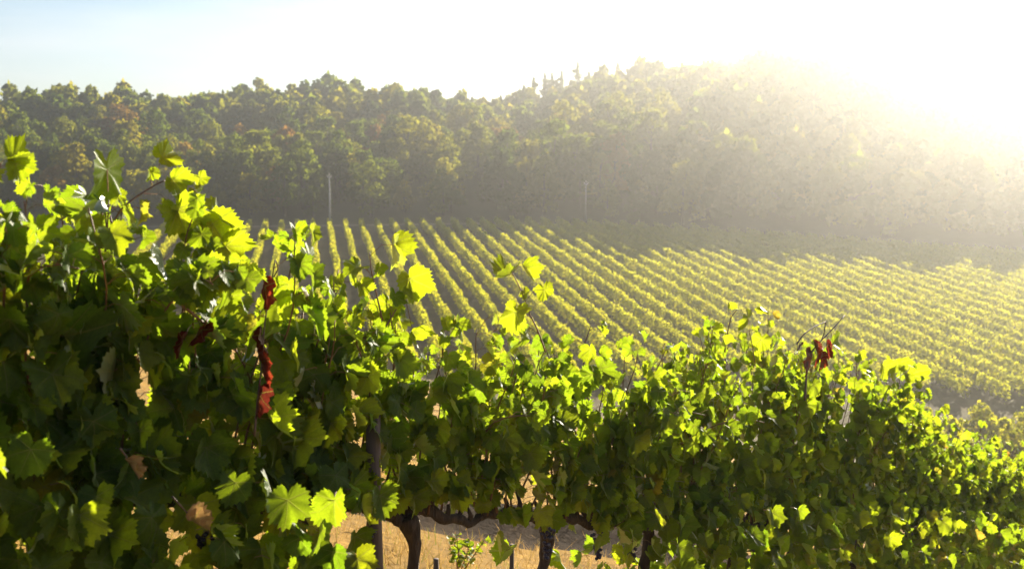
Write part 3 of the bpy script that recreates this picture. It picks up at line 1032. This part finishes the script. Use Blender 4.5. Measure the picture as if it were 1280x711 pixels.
POLE_V = float(field_uv(*ground_hit(413, 287)[:2])[1])
V_OFF = 0.65
SPC = 2.5
k_pole = round((POLE_V - V_OFF) / SPC)
for k in range(-9, 49):
    v = k * SPC + V_OFF
    ue_ = float(u_edge(np.array(v))) - 2.5
    us = np.arange(20, ue_, 0.5)
    px_ = us[:, None] * RU[None] + v * RV[None]
    ok = near_plane(px_[:, 0], px_[:, 1]) < (-24.6 + 0.083 * us) + 0.2
    us = us[ok]
    if len(us) < 10: continue
    u0 = max(us.min(), float(np.interp(v, [-30, 30, 42, 52, 70, 120], [70, 75, 74, 66.5, 61, 61]))) + rng.uniform(0, 1.0)
    n = int((ue_ - u0) * 140)
    uu = rng.uniform(u0, ue_, n)
    # plants roughly every 0.9 m make the hedge lumpy
    lump = 0.5 + 0.5 * np.sin(uu * 2 * math.pi / 0.95 + k * 1.7)
    big = 0.5 + 0.5 * np.sin(uu * 0.9 + k * 2.1) * np.sin(uu * 0.37 + k)
    hgt = 1.40 + 0.14 * lump + 0.26 * big
    q = rng.random(n) ** 0.7
    zl = 0.25 + q * (hgt - 0.25) + rng.normal(0, 0.07, n)
    wid = 0.34 * (0.75 + 0.5 * big) * np.sqrt(np.clip(1.25 - np.abs(q - 0.45) * 1.4, 0.15, 1))
    th = rng.uniform(0, 6.28, n)
    vo_ = v + wid * np.cos(th) + 0.08 * np.sin(uu * 0.3 + k)
    P = uu[:, None] * RU[None] + vo_[:, None] * RV[None]
    c0 = np.stack([P[:, 0], P[:, 1], height(P[:, 0], P[:, 1]) + zl], 1)
    a = unit(rng.normal(0, 1, (n, 3)))
    c = unit(np.cross(a, rng.normal(0, 1, (n, 3))))
    s = rng.uniform(0.06, 0.14, n)[:, None]
    V4 = np.stack([c0 - a * s - c * s * 0.6, c0 + a * s * 0.5 - c * s, c0 + a * s + c * s * 0.5, c0 - a * s * 0.4 + c * s], 1)
    foot = np.array([*(u0 * RU + v * RV), 0])
    foot[2] = float(height(foot[0], foot[1]))
    tint = np.repeat(np.clip(rng.beta(2, 2, n) * 0.8 + 0.2 * big, 0, 1), 4)
    b = MB()
    b.add((V4 - foot).reshape(-1, 3), np.arange(n * 4).reshape(-1, 4), 0, np.stack([tint * 0, tint * 0, tint], 1))
    # the vines' trunks
    tu = np.arange(u0 + 0.3, ue_, 1.9)
    for t_ in tu:
        f_ = t_ * RU + v * RV
        b.tube(np.array([[f_[0], f_[1], float(height(f_[0], f_[1])) - 0.05], [f_[0] + 0.03, f_[1], float(height(f_[0], f_[1])) + 0.7]]) - foot, 0.035, 4, 1, cap=False)
    rel = k - k_pole
    if rel == 0: lab = 'vine row in the valley field that ends right at the foot of the utility pole'
    elif rel < 0: lab = f'vine row in the valley field, {ordinal(-rel)} to the left of the nearer utility pole'
    elif rel <= 18: lab = f'vine row in the valley field, {ordinal(rel)} to the right of the nearer utility pole'
    else: lab = 'hazy golden vine row seen side on in the right half of the valley field'
    o = tag(b.build('vine_row', [M_FIELDVINE, M_BARK], None, smooth=False), lab, 'vine row', 'vine rows of the valley field')
    o.location = [float(x) for x in foot]


# ------------------------------------------------------------------ trees
def crown_arrays(seed, hgt=8.0, wid=6.0, n=900, leaf=0.42, lobes=9, base=0.04):
    r_ = np.random.default_rng(seed)
    cs, rs = [], []
    for i in range(lobes):
        f = i / (lobes - 1)
        zc_ = hgt * (base + 0.12 + (0.86 - base - 0.12) * f)
        spread = wid * 0.32 * (1 - 0.75 * max(0, f - 0.25) / 0.75)
        th = i * 2.4 + r_.uniform(-0.5, 0.5)
        cs.append([spread * math.cos(th), spread * math.sin(th), zc_ + r_.normal(0, 0.3)])
        rs.append(wid * r_.uniform(0.16, 0.30) * (1 - 0.25 * f))
    cs, rs = np.array(cs), np.array(rs)
    pr = rs ** 2 / np.sum(rs ** 2)
    w = r_.choice(lobes, n, p=pr)
    d = unit(r_.normal(0, 1, (n, 3)))
    d[:, 2] = np.where(d[:, 2] < -0.5, -d[:, 2], d[:, 2])
    rad = rs[w] * (1 - np.abs(r_.normal(0, 0.14, n)) + r_.normal(0, 0.05, n))
    lump = 1 + 0.35 * np.sin(d[:, 0] * 5 + w) * np.sin(d[:, 1] * 5 + 2 * w) * np.sin(d[:, 2] * 5)
    c0 = cs[w] + d * (rad * lump)[:, None] * np.array([1, 1, 0.9])
    nr = unit(d * 1.0 + r_.normal(0, 0.55, (n, 3)))
    a = unit(np.cross(nr, r_.normal(0, 1, (n, 3))))
    c = np.cross(nr, a)
    s = (leaf * r_.uniform(0.5, 1.15, n))[:, None]
    V4 = np.stack([c0 - a * s, c0 - c * s * 0.6, c0 + a * s * 0.9, c0 + c * s * 0.7], 1)
    rn = np.repeat(r_.random(n), 4)
    return V4.reshape(-1, 3), np.arange(n * 4).reshape(-1, 4), rn, cs, rs


def tree_proto(name, seed, hgt, wid, n, leaf, mat):
    V, Fq, rn, cs, rs = crown_arrays(seed, hgt, wid, n, leaf)
    b = MB()
    b.add(V, Fq, 0, np.stack([rn * 0, rn * 0, rn], 1))
    crown = b.data('crown', mat, False)
    b = MB()
    b.tube([[0, 0, -0.6], [0.05, 0, hgt * 0.2], [-0.05, 0.08, hgt * 0.45], [0, 0, hgt * 0.7]], [0.24, 0.19, 0.13, 0.05], 7)
    for i in range(0, len(cs), 2):
        st = np.array([0, 0, hgt * (0.22 + 0.05 * i)])
        b.tube([st, st * 0.5 + cs[i] * 0.5 + np.array([0, 0, -0.2]), cs[i]], [0.09, 0.06, 0.03], 5)
    trunk = b.data('trunk', M_TRUNK)
    return crown, trunk


PROTO = [tree_proto('tree', 500 + i, h_, w_, 2000, 0.30, M_TREE) for i, (h_, w_) in enumerate([(8.5, 6.5), (7.5, 7.0), (9.5, 6.0), (8.0, 5.5), (7.0, 6.2), (10.0, 7.2)])]
PROTO_A = [tree_proto('tree', 520 + i, h_, w_, 1800, 0.30, M_TREE_AUT) for i, (h_, w_) in enumerate([(8.0, 6.0), (7.5, 6.5)])]

pos = []
for r_ in np.arange(120, 470, 5.0):
    for az in np.arange(R(-52), R(55), 5.0 / r_):
        rj = r_ + rng.uniform(-2, 2)
        aj = az + rng.uniform(-2, 2) / r_
        x, y = rj * math.sin(aj), rj * math.cos(aj)
        u, v = field_uv(x, y)
        e = u - float(u_edge(np.array(v)))
        if e < 6 or rj > float(ridge_r(aj)) + 22: continue
        if aj < R(3) and rng.random() < 0.30: continue
        pos.append((x, y, e, rj, aj))
pos = np.array(pos)
zt = height(pos[:, 0], pos[:, 1])
infr = (np.abs(pos[:, 4]) < R(29))
# rank by how large a tree shows: near, left of the haze, in frame
score = pos[:, 3] + np.where(infr, 0, 1e4) + np.where(pos[:, 4] > R(10), 60, 0) - np.clip(zt + 5, 0, 40) * 1.6
order = np.argsort(score)
n_ind = 285
for j, i in enumerate(order[:n_ind]):
    x, y, e, rj, aj = pos[i]
    aut = rng.random() < (0.05 if e < 40 else 0.13)
    crown, trunk = (PROTO_A if aut else PROTO)[rng.integers(0, 2 if aut else 6)]
    where = 'at the foot of the wooded hill, behind the field edge' if e < 22 else ('on the middle slope of the wooded hill' if e < 80 else 'high on the wooded hill below the ridge')
    lab = ('orange-brown autumn tree ' if aut else 'round green broadleaf tree ') + where
    root = empty('broadleaf_tree', (x, y, zt[i]), lab, 'tree', 'trees of the wooded hill')
    s = rng.uniform(0.8, 1.5) * (0.8 if e < 14 else 1.0) * (0.72 if rj > float(ridge_r(aj)) - 22 else 1.0)
    root.scale = (s * rng.uniform(0.9, 1.1), s * rng.uniform(0.9, 1.1), s)
    root.rotation_euler = (0, 0, rng.uniform(0, 6.28))
    for nm, me in (('crown', crown), ('trunk', trunk)):
        o = bpy.data.objects.new(nm, me)
        COL.objects.link(o)
        o.parent = root
# the rest of the wood, one mass
LOWC = [crown_arrays(600 + i, h_, w_, 560, 0.68, 7) for i, (h_, w_) in enumerate([(8.5, 6.5), (7.5, 7.0), (9.0, 6.0), (8.0, 6.2)])]
b = MB()
for i in order[n_ind:]:
    x, y, e, rj, aj = pos[i]
    if abs(aj) > R(45): continue
    V, Fq, rn, _, _ = LOWC[rng.integers(0, 4)]
    s = rng.uniform(0.85, 1.45) * (0.72 if rj > float(ridge_r(aj)) - 22 else 1.0)
    th = rng.uniform(0, 6.28)
    cr, sr = math.cos(th) * s, math.sin(th) * s
    W = np.stack([V[:, 0] * cr - V[:, 1] * sr + x, V[:, 0] * sr + V[:, 1] * cr + y, V[:, 2] * s + zt[i]], 1)
    b.add(W, Fq, 0, np.stack([np.full(len(V), rng.random()), rn * 0, rn], 1))
tag(b.build('woodland', M_WOOD, None, False), 'dense mass of trees covering the hill and hazy ridge', 'woodland', None, 'stuff')

# slender pines standing out on the ridge
r_ = np.random.default_rng(5)
for i, (px, h_) in enumerate([(428, 9), (474, 8.5), (486, 9), (532, 9), (590, 9.5), (608, 9), (626, 10.5), (638, 9.5), (655, 13), (667, 12), (681, 14), (690, 13), (702, 14), (722, 13.5), (736, 12), (756, 13.5), (772, 12)]):
    d_ = ray(px, 110)
    az = math.atan2(d_[0], d_[1])
    rr = float(ridge_r(np.array(az))) + r_.uniform(-8, 2)
    h_ = (h_ * 0.95 + 0.5) * r_.uniform(0.62, 1.0)
    x, y = rr * math.sin(az), rr * math.cos(az)
    z = float(height(x, y))
    lab = 'slender pointed tree standing out on the hazy ridge' if px > 640 else 'small dark conifer poking above the ridge line'
    root = empty('pine_tree', (x, y, z), lab, 'tree', 'slender trees along the ridge')
    b = MB()
    b.tube([[0, 0, -0.5], [0.1, 0, h_ * 0.4], [-0.05, 0, h_ * 0.75], [0, 0, h_ * 0.97]], [0.30, 0.26, 0.18, 0.06], 6)
    b.build('trunk', M_TRUNK, root)
    n = 1100
    c0, sc_ = [], []
    tall = px > 640
    for _ in range(n):
        f = r_.random()
        if tall:
            if r_.random() < 0.5:
                th = r_.uniform(0, 6.28); q = math.sqrt(r_.random()) * 1.25 * math.sqrt(max(0.05, 1 - (f * 1.02) ** 2)) * (0.75 + 0.25 * math.sin(f * 7 + i + 2 * th))
                c0.append([q * math.cos(th), q * math.sin(th), h_ * (0.33 + 0.68 * f)])
                continue
            lb = int(f * 4); lr = np.random.default_rng(i * 10 + lb)
            cx_, cy_, cz_ = lr.normal(0, 0.7), lr.normal(0, 0.7), h_ * (0.36 + 0.15 * lb + lr.uniform(-0.03, 0.03))
            dd = unit(r_.normal(0, 1, 3)) * r_.random() ** 0.5 * np.array([1.9, 1.9, 1.3]) * lr.uniform(0.55, 1.2) * (1.15 - 0.2 * lb)
            c0.append([cx_ + dd[0], cy_ + dd[1], cz_ + dd[2]])
            continue
        else:
            zz = h_ * (0.25 + 0.75 * f); rd = 1.5 * (1.05 - f)
        th = r_.uniform(0, 6.28); q = math.sqrt(r_.random())
        c0.append([rd * q * math.cos(th), rd * q * math.sin(th), zz])
    c0 = np.array(c0)
    a = unit(r_.normal(0, 1, (n, 3))); c = unit(np.cross(a, r_.normal(0, 1, (n, 3))))
    s = r_.uniform(0.18, 0.4, n)[:, None]
    V4 = np.stack([c0 - a * s, c0 - c * s * 0.6, c0 + a * s, c0 + c * s * 0.6], 1)
    b = MB()
    tn = np.full(n * 4, 0.2)
    b.add(V4.reshape(-1, 3), np.arange(n * 4).reshape(-1, 4), 0, np.stack([tn, tn, tn], 1))
    b.build('crown', M_WOOD, root, False)

# ------------------------------------------------------------------ utility poles at the field edge
for px, yt, yb, lab in ((413, 219, 288, 'slim pale utility pole with small cap at the far edge of the field'), (732, 228, 277, 'faint hazy utility pole right of centre before the dark wood')):
    g = ground_hit(px, yb)
    tp = ray(px, yt)
    tp = tp * (g[1] / tp[1])
    h_ = tp[2] - g[2]
    gz = float(height(g[0], g[1]))
    root = empty('utility_pole', (g[0], g[1], gz), lab, 'utility pole', 'utility poles')
    b = MB(); k_ = 1.0 if px < 600 else 0.6; b.tube([[0, 0, -0.5], [0, 0, h_ * 0.5], [0, 0, h_]], [0.17 * k_, 0.14 * k_, 0.10 * k_], 10); b.build('pole', M_CONC, root)
    b = MB(); b.box((0, 0, h_ - 0.35), (0.7, 0.1, 0.1)); b.build('crossarm', M_CONC, root, False)
    for sx in (-0.3, 0.0, 0.3):
        b = MB(); b.tube([[sx, 0, h_ - (0.29 if sx else 0.02)], [sx, 0, h_ - (0.1 if sx else -0.2)], [sx, 0, h_ + (0.0 if sx else 0.3)]], [0.05, 0.07, 0.04], 7); b.build('insulator', M_PALE, root)

# ------------------------------------------------------------------ bushes below the field's near edge
for i, (px, ytop, dist, w_, lab) in enumerate([(1163, 511, 64, 2.6, 'small hazy bush just right of the leafy crest'), (1196, 528, 60, 3.0, 'low pale bush between the small bush and the wide bush below the field'),
                                                (1233, 517, 66, 4.6, 'wide pale bush below the near edge of the field'), (1262, 530, 58, 3.2, 'low bush in front of the wide pale bush below the field'),
                                                (1290, 524, 62, 5.0, 'pale bush at the right picture edge below the field')]):
    d_ = ray(px, ytop)
    x, y = d_[0] / d_[1] * dist, dist
    z = float(height(x, y))
    ztop_ = d_[2] / d_[1] * dist
    hh = max(1.6, ztop_ - z)
    V, Fq, rn, cs, rs = crown_arrays(700 + i, hh, w_, 2600, 0.17, 10, base=0.0)
    root = empty('shrub', (x, y, z), lab, 'shrub', 'bushes at the near edge of the field')
    b = MB(); b.add(V, Fq, 0, np.stack([rn * 0, rn * 0, rn], 1)); b.build('foliage', M_FIELDVINE, root, False)
    b = MB()
    for c in cs[::2]: b.tube([[0, 0, -0.1], c * 0.5, c], [0.05, 0.035, 0.015], 5)
    b.build('stem', M_TRUNK, root)

# ------------------------------------------------------------------ dry grass on the slope under and behind the vines
n = 60000
tt = rng.uniform(-4, 9, n)
oo = -rng.uniform(-1.2, 1, n) ** 2 * 11 * np.sign(rng.uniform(-0.25, 1, n))
P = ROW_O[None] + ROW_D[None] * tt[:, None] + ROW_N[None] * oo[:, None]
keep = (np.hypot(P[:, 0], P[:, 1]) > 1.3) & (noise_ := (np.sin(P[:, 0] * 1.9) * np.sin(P[:, 1] * 1.6 + 1) + rng.normal(0, 0.5, n) > -0.4))
P = P[keep & ((np.abs(P[:, 1] - 8.2) > 0.36) | (rng.random(n) < 0.15))]
n = len(P)
P[:, 2] = height(P[:, 0], P[:, 1]) - 0.01
hgt = rng.uniform(0.04, 0.16, n)
th = rng.uniform(0, 6.28, n)
wd = np.stack([np.cos(th), np.sin(th), th * 0], 1) * 0.0035
ln = np.stack([rng.normal(0, 0.05, n), rng.normal(0, 0.05, n), hgt], 1)
V = np.stack([P - wd, P + wd, P + ln * 0.6 + wd * 0.7, P + ln], 1)
b = MB()
rn = np.repeat(rng.random(n), 4)
b.add(V.reshape(-1, 3), np.arange(n * 4).reshape(-1, 4), 0, np.stack([rn * 0, rn * 0, rn], 1))
m, nt, out = new_mat('dry_grass')
at = nd(nt, 'ShaderNodeAttribute', attribute_name='leafco')
sep = nd(nt, 'ShaderNodeSeparateXYZ')
nt.links.new(at.outputs['Vector'], sep.inputs[0])
leaf_shader(nt, out, ramp(nt, sep.outputs[2], [(0.0, (0.42, 0.25, 0.06)), (0.7, (0.32, 0.18, 0.04)), (1.0, (0.14, 0.16, 0.04))]),
            ramp(nt, sep.outputs[2], [(0.0, (0.40, 0.27, 0.10)), (0.7, (0.34, 0.22, 0.07)), (1.0, (0.22, 0.26, 0.03))]), 0.4, 0)
tag(b.build('dry_grass', m, None, False), 'short dry golden grass on the slope under the vines', 'grass', None, 'stuff')

# ------------------------------------------------------------------ haze
top_h = float(max(zt.max() + 13, 16))
b = MB()
b.box((0, 0, 0), (1, 1, 1))
m, nt, out = new_mat('haze_air')
pv = nd(nt, 'ShaderNodeVolumePrincipled')
pv.inputs['Color'].default_value = (1.0, 0.985, 0.94, 1)
pv.inputs['Density'].default_value = HAZE_DENSITY
pv.inputs['Anisotropy'].default_value = HAZE_G
nt.links.new(pv.outputs[0], out.inputs['Volume'])
hz = tag(b.build('haze', m, None, False), 'thin sunlit morning haze filling the valley', 'haze', None, 'stuff')
z_lo = float(Z.min()) - 1.0
hz.scale = (1420, 1500, top_h - z_lo)
hz.location = (0, 0, (top_h + z_lo) / 2)
print('TOP', top_h, 'LOW', z_lo, 'TREES', len(pos))
